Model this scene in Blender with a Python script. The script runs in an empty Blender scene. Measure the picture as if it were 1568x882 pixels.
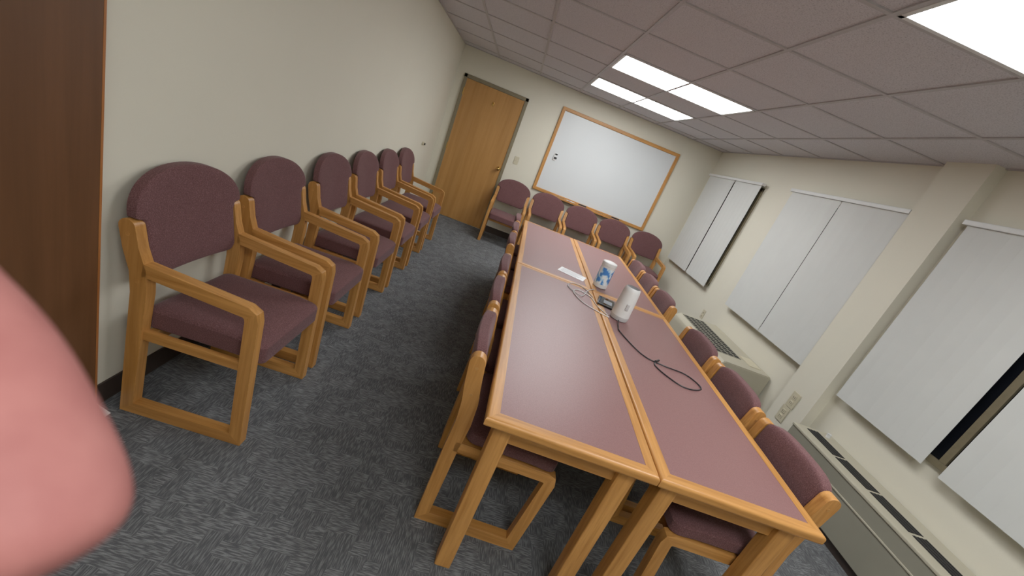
import bpy, bmesh, math, random
from mathutils import Vector, Matrix
random.seed(3)
scene = bpy.context.scene
COL = scene.collection
rad = math.radians

# ------------------------------------------------------------------ materials
def new_mat(name, rough=0.5, spec=0.5, metallic=0.0):
    m = bpy.data.materials.new(name); m.use_nodes = True
    nt = m.node_tree; b = nt.nodes["Principled BSDF"]
    b.inputs["Roughness"].default_value = rough
    b.inputs["Metallic"].default_value = metallic
    b.inputs["Specular IOR Level"].default_value = spec
    return m, nt, b
def nd(nt, t, **kw):
    n = nt.nodes.new(t)
    for k, v in kw.items(): setattr(n, k, v)
    return n
def noise(nt, coord, scale3=(1,1,1), scale=1.0, detail=2.0, rough=0.5):
    mp = nd(nt, "ShaderNodeMapping"); mp.inputs["Scale"].default_value = scale3
    nt.links.new(coord, mp.inputs["Vector"])
    n = nd(nt, "ShaderNodeTexNoise"); n.inputs["Scale"].default_value = scale
    n.inputs["Detail"].default_value = detail; n.inputs["Roughness"].default_value = rough
    nt.links.new(mp.outputs[0], n.inputs["Vector"])
    return n.outputs[0]
def ramp(nt, fac, stops):
    r = nd(nt, "ShaderNodeValToRGB")
    el = r.color_ramp.elements
    while len(el) < len(stops): el.new(0.5)
    for e, (p, c) in zip(el, stops):
        e.position = p; e.color = (c[0], c[1], c[2], 1)
    nt.links.new(fac, r.inputs[0]); return r.outputs[0]
def mixc(nt, fac, a, b, mode='MIX'):
    m = nd(nt, "ShaderNodeMix", data_type='RGBA', blend_type=mode)
    for s, i in ((fac, 0), (a, 6), (b, 7)):
        if isinstance(s, (int, float)): m.inputs[i].default_value = s
        elif isinstance(s, tuple): m.inputs[i].default_value = (s[0], s[1], s[2], 1)
        else: nt.links.new(s, m.inputs[i])
    return m.outputs[2]
def bump(nt, b, h, strength=0.2, dist=0.002):
    n = nd(nt, "ShaderNodeBump"); n.inputs["Strength"].default_value = strength
    n.inputs["Distance"].default_value = dist
    nt.links.new(h, n.inputs["Height"]); nt.links.new(n.outputs[0], b.inputs["Normal"])
def objc(nt): return nd(nt, "ShaderNodeTexCoord").outputs["Object"]

def simple(name, col, rough=0.5, metallic=0.0, spec=0.5, var=0.06, scale=40):
    m, nt, b = new_mat(name, rough, spec, metallic)
    c = objc(nt); n = noise(nt, c, scale=scale, detail=3)
    lo = tuple(x*(1-var) for x in col); hi = tuple(min(1, x*(1+var)) for x in col)
    nt.links.new(ramp(nt, n, [(0.3, lo), (0.7, hi)]), b.inputs["Base Color"])
    return m

def wood(name, axis, c1, c2, rough=0.38, fine=70, along=3.5, bands=None):
    m, nt, b = new_mat(name, rough)
    c = objc(nt)
    s = [fine, fine, fine]; s[axis] = along
    n = noise(nt, c, tuple(s), detail=4, rough=0.6)
    s2 = [fine/5]*3; s2[axis] = along/3
    n2 = noise(nt, c, tuple(s2), detail=2)
    col = ramp(nt, n, [(0.3, c1), (0.62, c2)])
    dark = tuple(x*0.74 for x in c1)
    col = mixc(nt, ramp(nt, n2, [(0.42, (0,0,0)), (0.75, (.5,.5,.5))]), col, dark)
    nt.links.new(col, b.inputs["Base Color"])
    bump(nt, b, n, 0.15, 0.001)
    return m
OAK1, OAK2 = (0.42, 0.180, 0.038), (0.62, 0.300, 0.083)
oak = [wood("oak_grain_%s" % "xyz"[i], i, OAK1, OAK2) for i in range(3)]
door_wood = wood("door_veneer", 2, (0.43, 0.205, 0.052), (0.52, 0.265, 0.080), rough=0.35, fine=20, along=1.0)
dark_door = wood("dark_door_veneer", 2, (0.105, 0.043, 0.015), (0.135, 0.056, 0.021), rough=0.5, fine=30, along=1.5)
oak_edge = wood("door_edge_wood", 2, (0.35, 0.12, 0.03), (0.45, 0.17, 0.05))

# upholstery
def fabric(name, base, light):
    m, nt, b = new_mat(name, 0.9, 0.25)
    c = objc(nt)
    n = noise(nt, c, scale=300, detail=2)
    n2 = noise(nt, c, scale=14, detail=3)
    col = ramp(nt, n, [(0.36, tuple(x*0.74 for x in base)), (0.52, base), (0.68, light)])
    col = mixc(nt, ramp(nt, n2, [(0.35, (0,0,0)), (0.8, (.3,.3,.3))]), col, tuple(x*0.78 for x in base))
    nt.links.new(col, b.inputs["Base Color"])
    b.inputs["Sheen Weight"].default_value = 0.2
    b.inputs["Sheen Roughness"].default_value = 0.4
    b.inputs["Sheen Tint"].default_value = (0.75, 0.65, 0.66, 1)
    bump(nt, b, n, 0.35, 0.001)
    return m
fab = fabric("burgundy_upholstery", (0.140, 0.062, 0.064), (0.20, 0.106, 0.106))

# laminate
lam, nt, b = new_mat("mauve_laminate", 0.38, 0.42)
c = objc(nt)
col = ramp(nt, noise(nt, c, scale=500, detail=1), [(0.35, (0.205, 0.098, 0.094)), (0.65, (0.258, 0.134, 0.129))])
nt.links.new(col, b.inputs["Base Color"])

# walls
def paint(name, col, rough=0.7):
    m, nt, b = new_mat(name, rough, 0.3)
    c = objc(nt)
    n2 = noise(nt, c, scale=1.2, detail=3)
    cc = ramp(nt, n2, [(0.3, tuple(x*0.965 for x in col)), (0.7, col)])
    nt.links.new(cc, b.inputs["Base Color"])
    bump(nt, b, noise(nt, c, scale=220, detail=3), 0.12, 0.001)
    return m
wall_m = paint("cream_wall_paint", (0.76, 0.73, 0.61))
# ceiling tile
tile_m, nt, b = new_mat("acoustic_tile", 0.95, 0.1)
c = objc(nt)
n = noise(nt, c, scale=160, detail=3, rough=0.7)
col = ramp(nt, n, [(0.32, (0.42, 0.405, 0.43)), (0.48, (0.64, 0.62, 0.65)), (0.7, (0.70, 0.68, 0.71))])
nt.links.new(col, b.inputs["Base Color"]); bump(nt, b, n, 0.5, 0.002)
tbar_m = simple("ceiling_grid_metal", (0.46, 0.44, 0.45), 0.5)

# carpet
carpet, nt, b = new_mat("grey_carpet", 0.95, 0.15)
c = objc(nt)
nx = noise(nt, c, (26, 240, 1), detail=1); ny = noise(nt, c, (240, 26, 1), detail=1)
v = nd(nt, "ShaderNodeTexVoronoi", voronoi_dimensions='2D', distance='CHEBYCHEV')
v.inputs["Scale"].default_value = 17; v.inputs["Randomness"].default_value = 0.45
nt.links.new(c, v.inputs["Vector"])
sep = nd(nt, "ShaderNodeSeparateColor"); nt.links.new(v.outputs["Color"], sep.inputs[0])
gt = nd(nt, "ShaderNodeMath", operation='GREATER_THAN'); gt.inputs[1].default_value = 0.5
nt.links.new(sep.outputs[0], gt.inputs[0])
st = [(0.42, (0.105, 0.109, 0.114)), (0.64, (0.245, 0.253, 0.260))]
st2 = [(0.44, (0.098, 0.102, 0.107)), (0.66, (0.205, 0.212, 0.218))]
col = mixc(nt, gt.outputs[0], ramp(nt, nx, st), ramp(nt, ny, st2))
big = noise(nt, c, scale=7, detail=3)
col = mixc(nt, 0.4, col, ramp(nt, big, [(0.35, (.75,.75,.75)), (0.65, (1,1,1))]), 'MULTIPLY')
fn = noise(nt, c, scale=420, detail=2)
col = mixc(nt, 0.4, col, ramp(nt, fn, [(0.3, (.35,.35,.35)), (0.7, (1,1,1))]), 'MULTIPLY')
nt.links.new(col, b.inputs["Base Color"]); bump(nt, b, fn, 0.5, 0.003)

base_m = simple("dark_vinyl_base", (0.045, 0.032, 0.026), 0.5)
frame_m = simple("olive_steel_frame", (0.22, 0.185, 0.115), 0.4)
brass = simple("brass", (0.65, 0.42, 0.14), 0.25, 1.0)
white_pl = simple("white_plastic", (0.72, 0.73, 0.72), 0.4, var=0.02)
ivory_pl = simple("ivory_plastic", (0.60, 0.55, 0.40), 0.4, var=0.02)
black_pl = simple("black_plastic", (0.015, 0.015, 0.018), 0.4)
dark_slot = simple("dark_slot", (0.008, 0.008, 0.008), 0.8)
beige_metal = simple("beige_metal", (0.46, 0.43, 0.33), 0.45, var=0.03, scale=5)
greybeige = simple("grey_beige_metal", (0.27, 0.26, 0.205), 0.45, var=0.04, scale=5)
blind_m = simple("blind_fabric", (0.65, 0.665, 0.64), 0.75, var=0.015, scale=6)
board_m = simple("whiteboard_surface", (0.68, 0.715, 0.73), 0.25, var=0.012, scale=2)
glass_m = simple("night_glass", (0.006, 0.007, 0.01), 0.06)
paper_m = simple("paper", (0.78, 0.79, 0.80), 0.8, var=0.02)
ink_m = simple("ink_grey", (0.25, 0.27, 0.3), 0.8)
blue_m, nt, b = new_mat("blue_label", 0.35)
c = objc(nt)
nt.links.new(ramp(nt, noise(nt, c, (30, 30, 22), detail=1), [(0.44, (0.05, 0.22, 0.62)), (0.5, (0.35, 0.62, 0.85)), (0.58, (0.78, 0.85, 0.9))]), b.inputs["Base Color"])
grey_fab = simple("speaker_grey", (0.50, 0.50, 0.50), 0.7, var=0.12, scale=300)
lamp_m = bpy.data.materials.new("lamp_diffuser"); lamp_m.use_nodes = True
nt = lamp_m.node_tree; nt.nodes.clear()
e = nt.nodes.new("ShaderNodeEmission"); o = nt.nodes.new("ShaderNodeOutputMaterial")
e.inputs[0].default_value = (0.98, 0.985, 0.99, 1); e.inputs[1].default_value = 14.0
nt.links.new(e.outputs[0], o.inputs[0])
skin_m, nt, b = new_mat("skin", 0.65, 0.25)
c = objc(nt)
nt.links.new(ramp(nt, noise(nt, c, scale=120, detail=3), [(0.3, (0.255, 0.088, 0.080)), (0.7, (0.315, 0.122, 0.108))]), b.inputs["Base Color"])
bump(nt, b, noise(nt, c, scale=900, detail=2), 0.1, 0.0005)
sleeve_m = simple("sleeve_cloth", (0.05, 0.06, 0.09), 0.9)

# ------------------------------------------------------------------ mesh builder
class MB:
    def __init__(s): s.v=[]; s.f=[]; s.mi=[]; s.mats=[]
    def mat(s, m):
        if m not in s.mats: s.mats.append(m)
        return s.mats.index(m)
    def add(s, verts, faces, m, mi=None):
        o = len(s.v); s.v += [tuple(x) for x in verts]
        s.f += [tuple(o+i for i in f) for f in faces]
        s.mi += mi if mi is not None else [s.mat(m)]*len(faces)
    def add_bm(s, bm, m=None):
        bm.verts.ensure_lookup_table(); bm.verts.index_update()
        o = len(s.v); s.v += [tuple(v.co) for v in bm.verts]
        for f in bm.faces:
            s.f.append(tuple(o+v.index for v in f.verts))
            s.mi.append(s.mat(m) if m is not None else f.material_index)
        bm.free()
    def box(s, x0, x1, y0, y1, z0, z1, m, bev=0.0, seg=2, M=None):
        bm = bmesh.new(); bmesh.ops.create_cube(bm, size=1)
        for v in bm.verts:
            v.co = Vector(((x0+x1)/2+v.co.x*(x1-x0), (y0+y1)/2+v.co.y*(y1-y0), (z0+z1)/2+v.co.z*(z1-z0)))
        if bev > 0: bmesh.ops.bevel(bm, geom=bm.edges[:], offset=bev, segments=seg, profile=0.5, affect='EDGES', clamp_overlap=True)
        if M is not None: bmesh.ops.transform(bm, matrix=M, verts=bm.verts)
        s.add_bm(bm, m)
    def lathe(s, prof, cen, m, seg=28, mats=None):
        vs=[]; fs=[]; mi=[]
        for r, z in prof:
            for k in range(seg):
                a = 2*math.pi*k/seg
                vs.append((cen[0]+r*math.cos(a), cen[1]+r*math.sin(a), cen[2]+z))
        for i in range(len(prof)-1):
            for k in range(seg):
                k2=(k+1)%seg
                fs.append((i*seg+k, i*seg+k2, (i+1)*seg+k2, (i+1)*seg+k))
                mi.append(s.mat(mats[i] if mats else m))
        fs.append(tuple(range(seg))[::-1]); mi.append(s.mat(mats[0] if mats else m))
        fs.append(tuple((len(prof)-1)*seg+k for k in range(seg))); mi.append(s.mat(mats[-1] if mats else m))
        s.add(vs, fs, None, mi)
    def tube(s, pts, r, m, seg=8):
        pts=[Vector(p) for p in pts]; vs=[]; fs=[]
        for i,p in enumerate(pts):
            t=(pts[min(i+1,len(pts)-1)]-pts[max(i-1,0)]).normalized()
            up=Vector((0,0,1)) if abs(t.z)<0.9 else Vector((1,0,0))
            a=t.cross(up).normalized(); b2=a.cross(t)
            for k in range(seg):
                an=2*math.pi*k/seg; vs.append(p+a*r*math.cos(an)+b2*r*math.sin(an))
        for i in range(len(pts)-1):
            for k in range(seg):
                k2=(k+1)%seg; fs.append((i*seg+k,i*seg+k2,(i+1)*seg+k2,(i+1)*seg+k))
        fs.append(tuple(range(seg))[::-1]); fs.append(tuple((len(pts)-1)*seg+k for k in range(seg)))
        s.add(vs,fs,m)
    def path(s, pts, widths, thick, y0, mh, mv, bev=0.006):
        """mitred bar following a polyline in the local XZ plane"""
        P=[Vector((p[0],p[1])) for p in pts]; n=len(P)
        if isinstance(widths,(int,float)): widths=[widths]*n
        bm=bmesh.new(); rings=[]
        for i in range(n):
            d1=(P[i]-P[i-1]).normalized() if i>0 else (P[1]-P[0]).normalized()
            d2=(P[i+1]-P[i]).normalized() if i<n-1 else d1
            n1=Vector((-d1.y,d1.x)); n2=Vector((-d2.y,d2.x))
            mt=(n1+n2).normalized(); k=1/max(0.35,mt.dot(n1))
            w=widths[i]/2*k
            a=P[i]+mt*w; c2=P[i]-mt*w
            rings.append([bm.verts.new((a.x,y0-thick/2,a.y)),bm.verts.new((a.x,y0+thick/2,a.y)),
                          bm.verts.new((c2.x,y0+thick/2,c2.y)),bm.verts.new((c2.x,y0-thick/2,c2.y))])
        ih,iv=s.mat(mh),s.mat(mv)
        for i in range(n-1):
            d=P[i+1]-P[i]
            for k in range(4):
                k2=(k+1)%4
                f=bm.faces.new((rings[i][k],rings[i][k2],rings[i+1][k2],rings[i+1][k]))
                f.material_index= ih if abs(d.x)>abs(d.y) else iv
        f=bm.faces.new(rings[0][::-1]); f.material_index=iv
        f=bm.faces.new(rings[-1]); f.material_index=ih
        bmesh.ops.recalc_face_normals(bm, faces=bm.faces)
        ed=[e for e in bm.edges if len(e.link_faces)==2 and e.calc_face_angle(0)>rad(40)]
        bmesh.ops.bevel(bm, geom=ed, offset=bev, segments=2, profile=0.5, affect='EDGES', clamp_overlap=True)
        s.add_bm(bm)
    def cushion(s, outline, cen, T, fn, m, edge=0.35):
        """pillow: outline (u,v) scaled about cen, thickness +-T, mapped by fn(u,v,t)"""
        S=[1,.99,.965,.92,.84,.7,.5,.25]; N=len(outline); vs=[]; fs=[]
        def ring(sgn):
            idx=[]
            for q in S:
                h=T*(edge+(1-edge)*math.sqrt(max(0,1-q**7)))
                row=[]
                for (u,v2) in outline:
                    uu=cen[0]+q*(u-cen[0]); vv=cen[1]+q*(v2-cen[1])
                    row.append(len(vs)); vs.append(fn(uu,vv,sgn*h))
                idx.append(row)
            ci=len(vs); vs.append(fn(cen[0],cen[1],sgn*T))
            for i in range(len(S)-1):
                for k in range(N):
                    k2=(k+1)%N
                    q=(idx[i][k],idx[i][k2],idx[i+1][k2],idx[i+1][k])
                    fs.append(q if sgn>0 else q[::-1])
            for k in range(N):
                k2=(k+1)%N; q=(idx[-1][k],idx[-1][k2],ci); fs.append(q if sgn>0 else q[::-1])
            return idx[0]
        a=ring(1); b2=ring(-1)
        for k in range(N):
            k2=(k+1)%N; fs.append((a[k2],a[k],b2[k],b2[k2]))
        bm=bmesh.new(); bv=[bm.verts.new(x) for x in vs]
        for f in fs: bm.faces.new([bv[i] for i in f])
        bmesh.ops.recalc_face_normals(bm, faces=bm.faces)
        s.add_bm(bm, m)
    def mesh(s, name, angle=45):
        me=bpy.data.meshes.new(name); me.from_pydata(s.v,[],s.f)
        for m in s.mats: me.materials.append(m)
        me.polygons.foreach_set("material_index", s.mi)
        me.polygons.foreach_set("use_smooth",[True]*len(s.f))
        me.update(); me.set_sharp_from_angle(angle=rad(angle)); return me
    def obj(s, name, loc=(0,0,0), rz=0.0, angle=45):
        return place(s.mesh(name,angle), name, loc, rz)
def place(me, name, loc=(0,0,0), rz=0.0, wn=True, sc=None):
    ob=bpy.data.objects.new(name, me); COL.objects.link(ob)
    ob.location=loc; ob.rotation_euler=(0,0,rz)
    if sc: ob.scale=sc
    if wn:
        w=ob.modifiers.new("wn",'WEIGHTED_NORMAL'); w.keep_sharp=True
    return ob

# ------------------------------------------------------------------ room
XL, XR, YB, YF, H = -1.235, 2.87, 6.57, -1.3, 2.43
def room_box(name, x0,x1,y0,y1,z0,z1,m):
    mb=MB(); mb.box(x0,x1,y0,y1,z0,z1,m); return mb.obj(name)
room_box("floor", XL-.1,XR+.1,YF-.1,YB+.1,-.1,0,carpet)
room_box("ceiling", XL-.1,XR+.1,YF-.1,YB+.1,H,H+.1,tile_m)
room_box("wall_left", XL-.1,XL,YF,YB,0,H,wall_m)
room_box("wall_right", XR,XR+.1,YF,YB,0,H,wall_m)
room_box("wall_back", XL-.1,XR+.1,YB,YB+.1,0,H,wall_m)
room_box("wall_front", XL-.1,XR+.1,YF-.1,YF,0,H,wall_m)
room_box("pillar", XR-.085,XR,2.71,3.03,0,H,wall_m)
DX0,DX1,DZ=-1.115,-0.125,2.08
def bb(name,x0,x1,y0,y1):
    mb=MB(); mb.box(x0,x1,y0,y1,0,.1,base_m,.003); mb.obj(name)
bb("baseboard_left", XL,XL+.008,YF,YB); bb("baseboard_back", DX1,XR,YB-.008,YB)
bb("baseboard_right", XR-.008,XR,YF,YB); bb("baseboard_front", XL,XR,YF,YF+.008)
# ceiling grid
gx=[0.515+0.613*k for k in range(-3,5)]; gy=[1.82+0.6415*k for k in range(-5,8)]
mb=MB()
for x in gx:
    if XL<x<XR: mb.box(x-.011,x+.011,YF,YB,H-.007,H,tbar_m)
for y in gy:
    if YF<y<YB: mb.box(XL,XR,y-.011,y+.011,H-.0065,H,tbar_m)
mb.box(XL,XL+.02,YF,YB,H-.007,H,tbar_m); mb.box(XR-.02,XR,YF,YB,H-.007,H,tbar_m)
mb.box(XL,XR,YB-.02,YB,H-.007,H,tbar_m)
mb.obj("trim_1")
def panel(x0,x1,y0,y1):
    mb=MB(); cx,cy=(x0+x1)/2,(y0+y1)/2; hx,hy=(x1-x0)/2-.011,(y1-y0)/2-.011
    mb.box(-hx+.02,hx-.02,-hy+.02,hy-.02,-.004,0,lamp_m)
    for a in ((-hx,hx,-hy,-hy+.022),(-hx,hx,hy-.022,hy),(-hx,-hx+.022,-hy,hy),(hx-.022,hx,-hy,hy)):
        mb.box(a[0],a[1],a[2],a[3],-.009,0,white_pl,.002)
    mb.obj("ceiling_light_panel",(cx,cy,H-.0005))
panel(gx[3],gx[5],gy[8],gy[9]); panel(gx[3],gx[5],gy[10],gy[11])
panel(gx[4],gx[5],gy[5-2],gy[5])
panel(gx[2],gx[4],gy[1],gy[2])  # unseen panel behind the camera, added to brighten the near left wall

# ------------------------------------------------------------------ doors
def sphere(mb,cen,r,m,sc=(1,1,1)):
    bm=bmesh.new(); bmesh.ops.create_uvsphere(bm,u_segments=20,v_segments=12,radius=r)
    for v in bm.verts: v.co=Vector((v.co.x*sc[0],v.co.y*sc[1],v.co.z*sc[2]))+Vector(cen)
    mb.add_bm(bm,m)
Y=YB-.001
mb=MB()
for a in ((DX0,DX0+.05,0,DZ),(DX1-.05,DX1,0,DZ),(DX0,DX1,DZ-.05,DZ)):
    mb.box(a[0],a[1],Y-.022,Y,a[2],a[3],frame_m,.004)
mb.box(DX0+.05,DX1-.05,Y-.012,Y,.008,DZ-.053,door_wood,.001)
sphere(mb,(-.215,Y-.065,1.0),.028,brass,(1,.85,1))
mb.tube([(-.215,Y-.012,1.0),(-.215,Y-.05,1.0)],.012,brass,16)
mb.tube([(-.215,Y-.012,1.0),(-.215,Y-.019,1.0)],.032,brass,20)
mb.tube([(-.60,Y-.012,1.83),(-.60,Y-.05,1.83),(-.60,Y-.06,1.85)],.008,brass,8)
mb.box(-.615,-.585,Y-.017,Y-.011,1.80,1.86,brass,.002)
for z in (.25,1.05,1.85): mb.box(DX0+.043,DX0+.056,Y-.03,Y-.02,z-.05,z+.05,brass,.002)
mb.obj("door_1")
mb=MB()   # near dark wooden door folded flat on the left wall
mb.box(XL+.012,XL+.055,.37,1.264,.012,2.05,dark_door,.002)
mb.box(XL+.012,XL+.055,1.264,1.272,.012,2.05,oak_edge,.001)
for z in (.3,1.05,1.8): mb.box(XL+.002,XL+.02,1.261,1.278,z-.05,z+.05,brass,.002)
sphere(mb,(XL+.10,.46,1.0),.028,brass); mb.tube([(XL+.05,.46,1.0),(XL+.09,.46,1.0)],.012,brass,12)
mb.obj("wooden_door")
mb=MB()
mb.add([(0,0,0),(.06,0,0),(.06,.03,0),(0,.03,0),(0,0,.03),(0,.03,.03)],[(3,2,1,0),(0,1,4),(2,3,5),(1,2,5,4),(0,4,5,3)],white_pl)
mb.obj("door_stop_wedge",(XL+.012,1.282,0))
mb=MB(); mb.tube([(0,0,0),(.03,0,0)],.022,ivory_pl,20); mb.tube([(.03,0,0),(.045,0,0)],.014,black_pl,16)
mb.obj("door_bumper",(XL+.001,5.66,1.02))

# ------------------------------------------------------------------ whiteboard
mb=MB(); x0,x1,z0,z1=.38,2.29,.915,2.17; F=.048; y=YB-.002
mb.box(x0+F*.6,x1-F*.6,y-.014,y,z0+F*.6,z1-F*.6,board_m)
mb.box(x0,x1,y-.028,y,z1-F,z1,oak[0],.006); mb.box(x0,x1,y-.028,y,z0,z0+F,oak[0],.006)
mb.box(x0,x0+F,y-.029,y,z0+F*.3,z1-F*.3,oak[2],.006); mb.box(x1-F,x1,y-.029,y,z0+F*.3,z1-F*.3,oak[2],.006)
mb.box(.69,1.90,y-.09,y-.02,z0-.004,z0+.012,oak[0],.004); mb.box(.69,1.90,y-.095,y-.083,z0-.004,z0+.026,oak[0],.004)
for i,(xx,cc) in enumerate(((.78,black_pl),(.95,blue_m),(1.45,black_pl),(1.62,black_pl))):
    mb.tube([(xx,y-.06,z0+.021),(xx+.13,y-.058,z0+.021)],.009,cc,10)
mb.box(1.15,1.28,y-.075,y-.035,z0+.013,z0+.045,black_pl,.005)
mb.box(1.72,1.85,y-.075,y-.035,z0+.013,z0+.045,black_pl,.005)
mb.box(.51,.56,y-.03,y-.012,1.42,1.53,white_pl,.004); mb.box(.522,.566,y-.034,y-.024,1.44,1.47,black_pl); mb.box(.522,.560,y-.034,y-.024,1.50,1.52,black_pl)
mb.obj("whiteboard")

# ------------------------------------------------------------------ windows + blinds
def window(n,y0,y1):
    mb=MB(); z0,z1=.76,2.03; X=XR-.001
    mb.box(X-.006,X,y0+.05,y1-.05,z0,z1,glass_m)
    for a in ((y0+.03,y0+.08,z0-.03,z1),(y1-.08,y1-.03,z0-.03,z1),((y0+y1)/2-.02,(y0+y1)/2+.02,z0,z1)):
        mb.box(X-.02,X,a[0],a[1],a[2],a[3],frame_m,.003)
    mb.box(X-.02,X,y0+.03,y1-.03,z1-.04,z1,frame_m,.003)
    mb.box(X-.022,X,y0+.03,y1-.03,z0-.04,z0,frame_m,.003)
    mb.obj("window_%d"%n)
def blind(y0,y1,panels,X=XR-.068):
    mb=MB(); ztop,zb=2.045,.695
    mb.box(X-.02,X+.03,y0-.015,y1+.015,ztop,ztop+.032,white_pl,.004)
    for yy in (y0+.1,y1-.1): mb.box(X+.02,XR-.001,yy-.015,yy+.015,ztop+.005,ztop+.03,white_pl)
    for (a,b_) in panels:
        n=max(3,round((b_-a)/.088)); w=(b_-a)/n; vs=[]; fs=[]
        for i in range(n):
            ya=a+i*w; yb=ya+w*1.0
            cols=[]
            for k in range(5):
                t=k/4; yy=ya+(yb-ya)*t
                xx=X+.0015*math.sin(math.pi*t)-.0012*t
                cols.append((xx,yy))
            o=len(vs)
            for (xx,yy) in cols:
                vs.append((xx,yy,zb)); vs.append((xx,yy,ztop))
            for k in range(4): fs.append((o+2*k,o+2*k+2,o+2*k+3,o+2*k+1))
            o2=len(vs)
            for (xx,yy) in cols:
                vs.append((xx+.0015,yy,zb)); vs.append((xx+.0015,yy,ztop))
            for k in range(4): fs.append((o2+2*k+1,o2+2*k+3,o2+2*k+2,o2+2*k))
            for k in range(4): fs.append((o+2*k,o2+2*k,o2+2*k+2,o+2*k+2))
        mb.add(vs,fs,blind_m)
    mb.obj("vertical_blind",angle=30)
window(1,4.99,6.41); blind(4.99,6.41,[(5.0,5.62),(5.65,6.40)])
window(2,3.05,4.42); blind(3.05,4.42,[(3.05,3.705),(3.715,4.41)])
window(3,1.18,2.64); blind(1.18,2.64,[(1.18,1.845),(1.95,2.63)])

# ------------------------------------------------------------------ HVAC
mb=MB()
x0,x1,y0,y1,z1=2.33,XR-.009,3.29,4.42,.42
bm=bmesh.new(); prof=[(x1,.0),(x0+.07,.0),(x0+.07,.08),(x0,.10),(x0,z1-.09),(x0+.015,z1-.04),(x0+.06,z1),(x1,z1)]
A=[bm.verts.new((p[0],y0,p[1])) for p in prof]; B=[bm.verts.new((p[0],y1,p[1])) for p in prof]
bm.faces.new(A); bm.faces.new(B[::-1])
for i in range(len(prof)):
    j=(i+1)%len(prof); bm.faces.new((A[i],B[i],B[j],A[j]))
bmesh.ops.recalc_face_normals(bm,faces=bm.faces)
bmesh.ops.bevel(bm,geom=[e for e in bm.edges if e.calc_face_angle(0)>rad(25)],offset=.008,segments=2,affect='EDGES',clamp_overlap=True)
mb.add_bm(bm,beige_metal)
mb.box(2.40,2.66,3.50,4.36,z1-.001,z1+.002,dark_slot)
for i in range(15):
    yy=3.50+.86*i/14; mb.box(2.40,2.66,yy-.004,yy+.004,z1,z1+.004,greybeige)
for i in range(5):
    xx=2.40+.26*i/4; mb.box(xx-.004,xx+.004,3.50,4.36,z1,z1+.0045,greybeige)
mb.box(2.70,2.82,3.40,3.60,z1-.001,z1+.006,ivory_pl,.002)
mb.obj("wall_air_conditioner")
mb=MB(); x0,x1,y0,y1,z1=2.556,XR-.009,.75,2.54,.42
mb.box(x0,x1,y0,y1,z1-.02,z1,beige_metal,.005)
mb.box(x0+.006,x1,y0+.005,y1-.005,.06,z1-.02,greybeige,.003)
mb.box(x0+.03,x1,y0+.01,y1-.01,0,.06,base_m)
mb.box(x0,x0+.01,y0,y1,.30,.31,beige_metal,.002)
for i in range(6):
    ya=y0+.06+i*.285; mb.box(2.64,2.735,ya,ya+.265,z1-.001,z1+.002,dark_slot)
    for k in range(4):
        xx=2.65+.025*k; mb.box(xx,xx+.004,ya,ya+.265,z1,z1+.004,black_pl)
mb.tube([(2.79,2.47,z1),(2.79,2.47,z1+.03)],.014,white_pl,14)
mb.obj("baseboard_heater")

# outlets + switch
def plate(name,loc,rz,kind,s=1.0):
    mb=MB(); mb.box(-.006,0,-.036,.036,-.058,.058,ivory_pl,.003)
    if kind=='o':
        for z in (-.022,.022):
            mb.box(-.010,-.004,-.017,.017,z-.015,z+.015,ivory_pl,.003)
            mb.box(-.0105,-.009,-.008,-.005,z-.006,z+.006,dark_slot); mb.box(-.0105,-.009,.005,.008,z-.006,z+.006,dark_slot)
    else:
        mb.box(-.018,-.004,-.005,.005,-.004,.014,ivory_pl,.002)
    ob=mb.obj(name,loc,rz); ob.scale=(s,s,s)
plate("wall_outlet",(XR-.086,2.88,.445),0,'o',1.2); plate("wall_outlet",(XR-.086,2.89,.30),0,'o',1.2)
plate("wall_outlet",(XR-.001,4.80,.40),0,'o')
plate("light_switch",(0.0,YB-.001,1.21),math.pi/2,'s')

# ------------------------------------------------------------------ chairs
def rounded_top(x,z,dx,dz,r):
    out=[]
    for t in (0,.35,.65,.85,.96,1.0):
        w=2*r*math.sqrt(max(0.02,1-t*t)); out.append(((x+dx*r*t, z+dz*r*t),w))
    return out[::-1]
def rrect(x0,x1,y0,y1,r,n=5):
    pts=[]
    for (cx,cy,a0) in ((x1-r,y1-r,0),(x0+r,y1-r,90),(x0+r,y0+r,180),(x1-r,y0+r,270)):
        for k in range(n+1):
            a=rad(a0+90*k/n); pts.append((cx+r*math.cos(a),cy+r*math.sin(a)))
    return densify(pts,.05)
def densify(pts,step=.04):
    res=[]
    for i,p in enumerate(pts):
        q=pts[(i+1)%len(pts)]; d=math.dist(p,q)
        if d<1e-5: continue
        m=max(1,int(d/step))
        for k in range(m): res.append((p[0]+(q[0]-p[0])*k/m,p[1]+(q[1]-p[1])*k/m))
    return res

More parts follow.
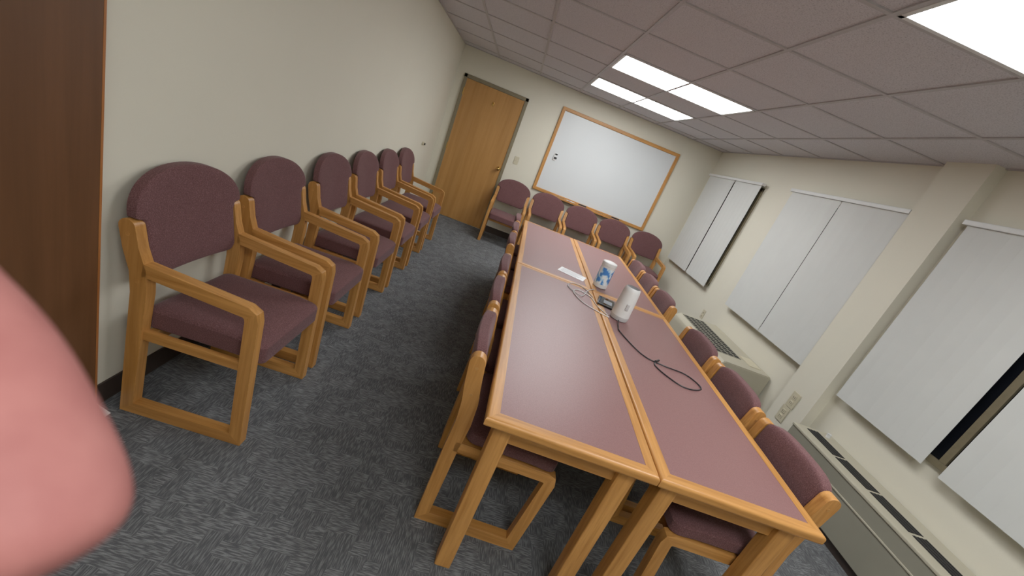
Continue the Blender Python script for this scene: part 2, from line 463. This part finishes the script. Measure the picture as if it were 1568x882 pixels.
def armchair_mesh(w=.55):
    mb=MB(); t=.042
    for sy in (-1,1):
        y=sy*(w/2-t/2)
        rt=rounded_top(-.004,.795,-.16,.985,.029)
        pts=[p for p,_ in rt]; ws=[q for _,q in rt]
        body=[((.012,.72),.058),((.040,.64),.062),((.046,.55),.058),((.040,.42),.054),((.027,.026),.050),((.462,.026),.050),
              ((.452,.585),.050),((.446,.610),.050),((.425,.622),.048),((.055,.650),.050)]
        pts+=[p for p,_ in body]; ws+=[q for _,q in body]
        mb.path(pts,ws,t,y,oak[0],oak[2],.006)
        for (cx,cz) in ((.0,.77),(.04,.60)):
            mb.tube([(cx,y+sy*(t/2-.001),cz),(cx,y+sy*(t/2+.002),cz)],.007,oak[0],10)
        mb.box(.05,.44,y-.012,y+.012,.355,.395,oak[0],.004)
    mb.box(.40,.43,-(w/2-t),(w/2-t),.335,.385,oak[1],.004)
    mb.box(.06,.09,-(w/2-t),(w/2-t),.335,.385,oak[1],.004)
    hw=w/2-t-.004
    ol=rrect(.035,.495,-hw,hw,.03)
    def fs(u,v,q):
        d=max(0,(u-.36)/.135); return (u,v,.432+q-.018*d*d+.012*(u-.25))
    mb.cushion(ol,(.265,0),.052,fs,fab,edge=.6)
    o=[]; r=.04; hb=w/2-t-.006; hwid=w/2-.006; zb=.60
    for k in range(6):
        a=rad(270+90*k/5); o.append((hb-r+r*math.cos(a),zb+r+r*math.sin(a)))
    o+=[(hb,.70),(hb,.79),(hb+.012,.820),(hwid-.004,.828)]
    for k in range(0,31):
        a=math.pi*k/30; cs,sn=math.cos(a),math.sin(a)
        o.append((hwid*math.copysign(abs(cs)**.95,cs),.832+.155*abs(sn)**.92))
    o+=[(-hwid+.004,.828),(-hb-.012,.820),(-hb,.79),(-hb,.70)]
    for k in range(6):
        a=rad(180+90*k/5); o.append((-hb+r+r*math.cos(a),zb+r+r*math.sin(a)))
    o=densify(o)
    def fb(u,v,q):
        x=.045-(v-.60)*.17-.022*(1-(u/hwid)**2); return (x+q,u,v)
    mb.cushion(o,(0,.78),.027,fb,fab,edge=.55)
    return mb.mesh("armchair_mesh")
def sidechair_mesh(w=.46):
    mb=MB(); t=.042
    for sy in (-1,1):
        y=sy*(w/2-t/2)
        rt=rounded_top(.010,.785,-.16,.985,.029)
        pts=[p for p,_ in rt]; ws=[q for _,q in rt]
        body=[((.022,.70),.060),((.038,.62),.062),((.044,.52),.060),((.036,.40),.056),((.027,.026),.050),((.415,.026),.050),
              ((.445,.385),.046),((.440,.405),.046),((.420,.412),.046),((.045,.412),.046)]
        pts+=[p for p,_ in body]; ws+=[q for _,q in body]
        mb.path(pts,ws,t,y,oak[0],oak[2],.006)
        for (cx,cz) in ((.014,.765),(.030,.655)):
            mb.tube([(cx,y+sy*(t/2-.001),cz),(cx,y+sy*(t/2+.002),cz)],.006,door_wood,10)
    mb.box(.38,.41,-(w/2-t),(w/2-t),.36,.41,oak[1],.004)
    mb.box(.06,.09,-(w/2-t),(w/2-t),.36,.41,oak[1],.004)
    hw=w/2-.004
    ol=rrect(.075,.45,-hw,hw,.04)
    def fs(u,v,q):
        d=max(0,(u-.34)/.11); return (u,v,.468+q*.9-.014*d*d)
    mb.cushion(ol,(.26,0),.034,fs,fab,edge=.6)
    o=[]; r=.03; hb=w/2-t-.003; zb=.585
    for k in range(6):
        a=rad(270+90*k/5); o.append((hb-r+r*math.cos(a),zb+r+r*math.sin(a)))
    o+=[(hb,.70)]
    for k in range(0,25):
        a=math.pi*k/24; cs,sn=math.cos(a),math.sin(a)
        o.append((hb*math.copysign(abs(cs)**.5,cs),.795+.040*abs(sn)**.8))
    o+=[(-hb,.70)]
    for k in range(6):
        a=rad(180+90*k/5); o.append((-hb+r+r*math.cos(a),zb+r+r*math.sin(a)))
    o=densify(o)
    def fb(u,v,q):
        x=.040-(v-.585)*.13-.014*(1-(u/hb)**2); return (x+q,u,v)
    mb.cushion(o,(0,.72),.028,fb,fab,edge=.55)
    return mb.mesh("side_chair_mesh")
AM=armchair_mesh(.545); SM=sidechair_mesh(.46)
for y in (1.340,1.950,2.64,3.27,3.90,4.53):
    place(AM,"armchair",(-1.155,y+.2725,0),rad(random.uniform(-.8,.8)))
for x in (.13,.69,1.25,1.81,2.37):
    place(AM,"armchair",(x,6.37,0),rad(-90+random.uniform(-1,1)),sc=(1,.97,.955))

# ------------------------------------------------------------------ tables
ROT=rad(2.2); xd=Vector((math.cos(ROT),-math.sin(ROT),0)); yd=Vector((math.sin(ROT),math.cos(ROT),0))
P0=Vector((.182,1.045,0)); TW,TL,TH=.596,1.795,.74
mb=MB(); hx,hy=TW/2-.0015,TL/2-.0015; B=.042
mb.box(-hx+B-.004,hx-B+.004,-hy+B-.004,hy-B+.004,TH-.032,TH-.0008,lam)
def mitre(side):
    bm=bmesh.new()
    if side in 'NS':
        s=1 if side=='N' else -1
        q=[(-hx,s*hy),(hx,s*hy),(hx-B,s*(hy-B)),(-hx+B,s*(hy-B))]; m=oak[0]
    else:
        s=1 if side=='E' else -1
        q=[(s*hx,-hy),(s*hx,hy),(s*(hx-B),hy-B),(s*(hx-B),-hy+B)]; m=oak[1]
    lo=[bm.verts.new((a,b_,TH-.036)) for a,b_ in q]; hi=[bm.verts.new((a,b_,TH)) for a,b_ in q]
    bm.faces.new(lo); bm.faces.new(hi[::-1])
    for i in range(4):
        j=(i+1)%4; bm.faces.new((lo[i],hi[i],hi[j],lo[j]))
    bmesh.ops.recalc_face_normals(bm,faces=bm.faces)
    bm.edges.ensure_lookup_table()
    ed=[e for e in bm.edges if set(e.verts)<= {lo[0],lo[1]} or set(e.verts)<={hi[0],hi[1]}]
    bmesh.ops.bevel(bm,geom=ed,offset=.010,segments=3,profile=.5,affect='EDGES')
    mb.add_bm(bm,m)
for sd in 'NSEW': mitre(sd)
I=.075; A2=.085
for s in (-1,1):
    mb.box(-hx+I,hx-I,s*(hy-I)-.011,s*(hy-I)+.011,TH-.036-A2,TH-.034,oak[0],.003)
    mb.box(s*(hx-I)-.011,s*(hx-I)+.011,-hy+I,hy-I,TH-.036-A2,TH-.034,oak[1],.003)
    for q in (-1,1):
        cx,cy=s*(hx-I+.0),q*(hy-I+.0)
        mb.box(cx-.031,cx+.031,cy-.031,cy+.031,0,TH-.035,oak[2],.005)
TM=mb.mesh("table_mesh")
for i in range(2):
    for j in range(2):
        p=P0+xd*(TW*(i+.5))+yd*(TL*(j+.5))
        place(TM,"conference_table",p,-ROT)
def tf(u,v,z=0): q=P0+xd*u+yd*v; return (q.x,q.y,z)
hw=.23
for v in (.205,.715,1.205,1.92,2.42,2.92):
    place(SM,"side_chair",tf(-.084,v+hw),-ROT+rad(random.uniform(-.6,.6)))
for v in (.120,.62,1.12,1.92,2.40,2.88):
    place(SM,"side_chair",tf(2*TW+.084,v+hw),math.pi-ROT+rad(random.uniform(-.6,.6)))

# ------------------------------------------------------------------ things on the table
mb=MB()
prof=[(.046,0),(.051,.004),(.051,.03),(.051,.155),(.051,.170),(.053,.172),(.053,.192),(.049,.197),(.030,.203),(.012,.206)]
mt=[white_pl,white_pl,blue_m,white_pl,white_pl,white_pl,white_pl,white_pl,white_pl]
mb.lathe(prof,(0,0,0),None,32,mats=mt)
mb.obj("wipes_canister",(.935,3.0,TH),angle=40).scale=(1.08,1.08,1.05)
mb=MB()
prof=[(.040,0),(.052,.004),(.056,.02),(.056,.03),(.053,.12),(.049,.19),(.046,.205),(.040,.213),(.030,.215)]
mt=[grey_fab,grey_fab,grey_fab,white_pl,white_pl,white_pl,white_pl,black_pl]
mb.lathe(prof,(0,0,0),None,32,mats=mt)
mb.box(-.010,.010,-.058,-.050,.08,.12,grey_fab,.003)
mb.obj("conference_speaker",(.955,2.41,TH),angle=40).scale=(1.06,1.06,1.06)
mb=MB(); mb.box(-.06,.06,-.09,.09,0,.012,black_pl,.004); mb.box(-.052,.052,-.08,.08,.0118,.0128,glass_m)
mb.box(-.02,.04,-.05,.03,.0125,.014,ink_m)
mb.obj("tablet",(.915,2.63,TH),rad(-15))
mb=MB(); mb.box(-.108,.108,-.075,.075,0,.0015,paper_m)
for k in range(6): mb.box(-.09,.085-.02*(k%3),.05-.02*k,.054-.02*k,.0014,.0018,ink_m)
mb.obj("paper_sheet",(.715,3.07,TH),rad(-20))
def smooth_path(pts,n=8):
    P=[Vector(p) for p in pts]; P=[P[0]]+P+[P[-1]]; out=[]
    for i in range(1,len(P)-2):
        for k in range(n):
            t=k/n; a,b_,c2,d=P[i-1],P[i],P[i+1],P[i+2]
            out.append(.5*((2*b_)+(-a+c2)*t+(2*a-5*b_+4*c2-d)*t*t+(-a+3*b_-3*c2+d)*t**3))
    out.append(P[-2]); return out
Zc=TH+.0035
mb=MB()
mb.tube(smooth_path([(.935,2.34,Zc+.01),(.92,2.26,Zc),(.915,2.17,Zc),(.99,1.96,Zc),(1.10,1.915,Zc),(1.225,1.90,Zc),(1.275,1.81,Zc),(1.22,1.755,Zc),(1.14,1.745,Zc),(1.07,1.81,Zc),(1.04,1.88,Zc),(1.06,1.93,Zc)]),.0033,black_pl)
mb.tube([(1.055,1.925,Zc+.003),(1.085,1.955,Zc+.003)],.006,black_pl)
mb.obj("usb_cable")
mb=MB()
mb.tube(smooth_path([(.88,2.36,Zc),(.80,2.40,Zc),(.71,2.48,Zc),(.67,2.62,Zc),(.72,2.70,Zc),(.80,2.64,Zc),(.825,2.50,Zc),(.875,2.39,Zc)]),.0034,white_pl)
mb.tube(smooth_path([(.82,2.66,Zc),(.77,2.80,Zc),(.69,2.82,Zc),(.64,2.70,Zc),(.72,2.58,Zc+.004),(.80,2.76,Zc+.004),(.87,2.86,Zc)]),.0030,grey_fab)
mb.obj("charging_cable")

# ------------------------------------------------------------------ camera
R=Vector((.9350,.0270,.3535)); U=Vector((-.3411,.3410,.8760)); 
R.normalize(); Bk=R.cross(U).normalized(); U=Bk.cross(R).normalized()
CAM=Vector((0,0,1.53))
M=Matrix(((R.x,U.x,Bk.x,CAM.x),(R.y,U.y,Bk.y,CAM.y),(R.z,U.z,Bk.z,CAM.z),(0,0,0,1)))
cd=bpy.data.cameras.new("camera"); cam=bpy.data.objects.new("camera",cd); COL.objects.link(cam)
cam.matrix_world=M; cd.sensor_width=36; cd.lens=14.36; cd.clip_start=.005; cd.clip_end=100
cd.dof.use_dof=True; cd.dof.focus_distance=2.5; cd.dof.aperture_fstop=11
scene.camera=cam

# ------------------------------------------------------------------ photographer's hand
def c2w(x,y,z): return CAM+R*x-U*y-Bk*z
verts=[];edges=[];radii=[];roots=[]
def chain(pts,rs,attach=None):
    o=len(verts)
    for p,r in zip(pts,rs): verts.append(c2w(*p)); radii.append(r)
    for i in range(len(pts)-1): edges.append((o+i,o+i+1))
    roots.append(o); return o
chain([(-.118,-.012,.018),(-.108,-.024,.046),(-.085,-.005,.052),(-.0682,.0100,.050),(-.0560,.0275,.047),(-.0535,.0335,.0462)],[.0105,.0100,.0097,.0104,.0108,.0082])   # index
chain([(-.122,.008,.012),(-.118,.014,.036),(-.106,.036,.036),(-.098,.052,.028)],[.0105,.0098,.009,.0078])
chain([(-.124,.028,.010),(-.120,.038,.032),(-.108,.058,.030),(-.100,.070,.022)],[.0100,.0094,.0086,.0075])
chain([(-.126,.046,.008),(-.122,.056,.026),(-.112,.072,.024),(-.104,.082,.016)],[.0088,.0080,.0074,.0066])
chain([(-.128,.045,-.030),(-.112,.020,-.040),(-.098,-.004,-.036),(-.088,-.020,-.030)],[.0150,.0120,.0100,.0085])   # thumb
o=chain([(-.140,.190,-.085),(-.136,.110,-.040),(-.132,.075,-.022),(-.126,.040,-.006),(-.121,.008,.006),(-.119,-.006,.012)],[.024,.021,.024,.025,.020,.012])
me=bpy.data.meshes.new("photographer_hand"); me.from_pydata(verts,edges,[]); me.update()
hand=bpy.data.objects.new("photographer_hand",me); COL.objects.link(hand)
sk=hand.modifiers.new("skin",'SKIN'); sk.use_smooth_shade=True
for i,sv in enumerate(me.skin_vertices[0].data):
    sv.radius=(radii[i],radii[i]); sv.use_root = i in roots
ss=hand.modifiers.new("sub",'SUBSURF'); ss.levels=2; ss.render_levels=3
me.materials.append(skin_m)
mb=MB(); L=[(-.139,.165,-.072),(-.146,.24,-.11),(-.16,.42,-.17)]
mb.tube([c2w(*p) for p in L],.036,sleeve_m,20); slv=mb.obj("sleeve"); slv.parent=hand

# world
w=bpy.data.worlds.new("night"); scene.world=w; w.use_nodes=True
w.node_tree.nodes["Background"].inputs[0].default_value=(.02,.025,.04,1)
w.node_tree.nodes["Background"].inputs[1].default_value=.3
scene.view_settings.view_transform='Standard'
scene.view_settings.look='None'
scene.view_settings.gamma=1.1
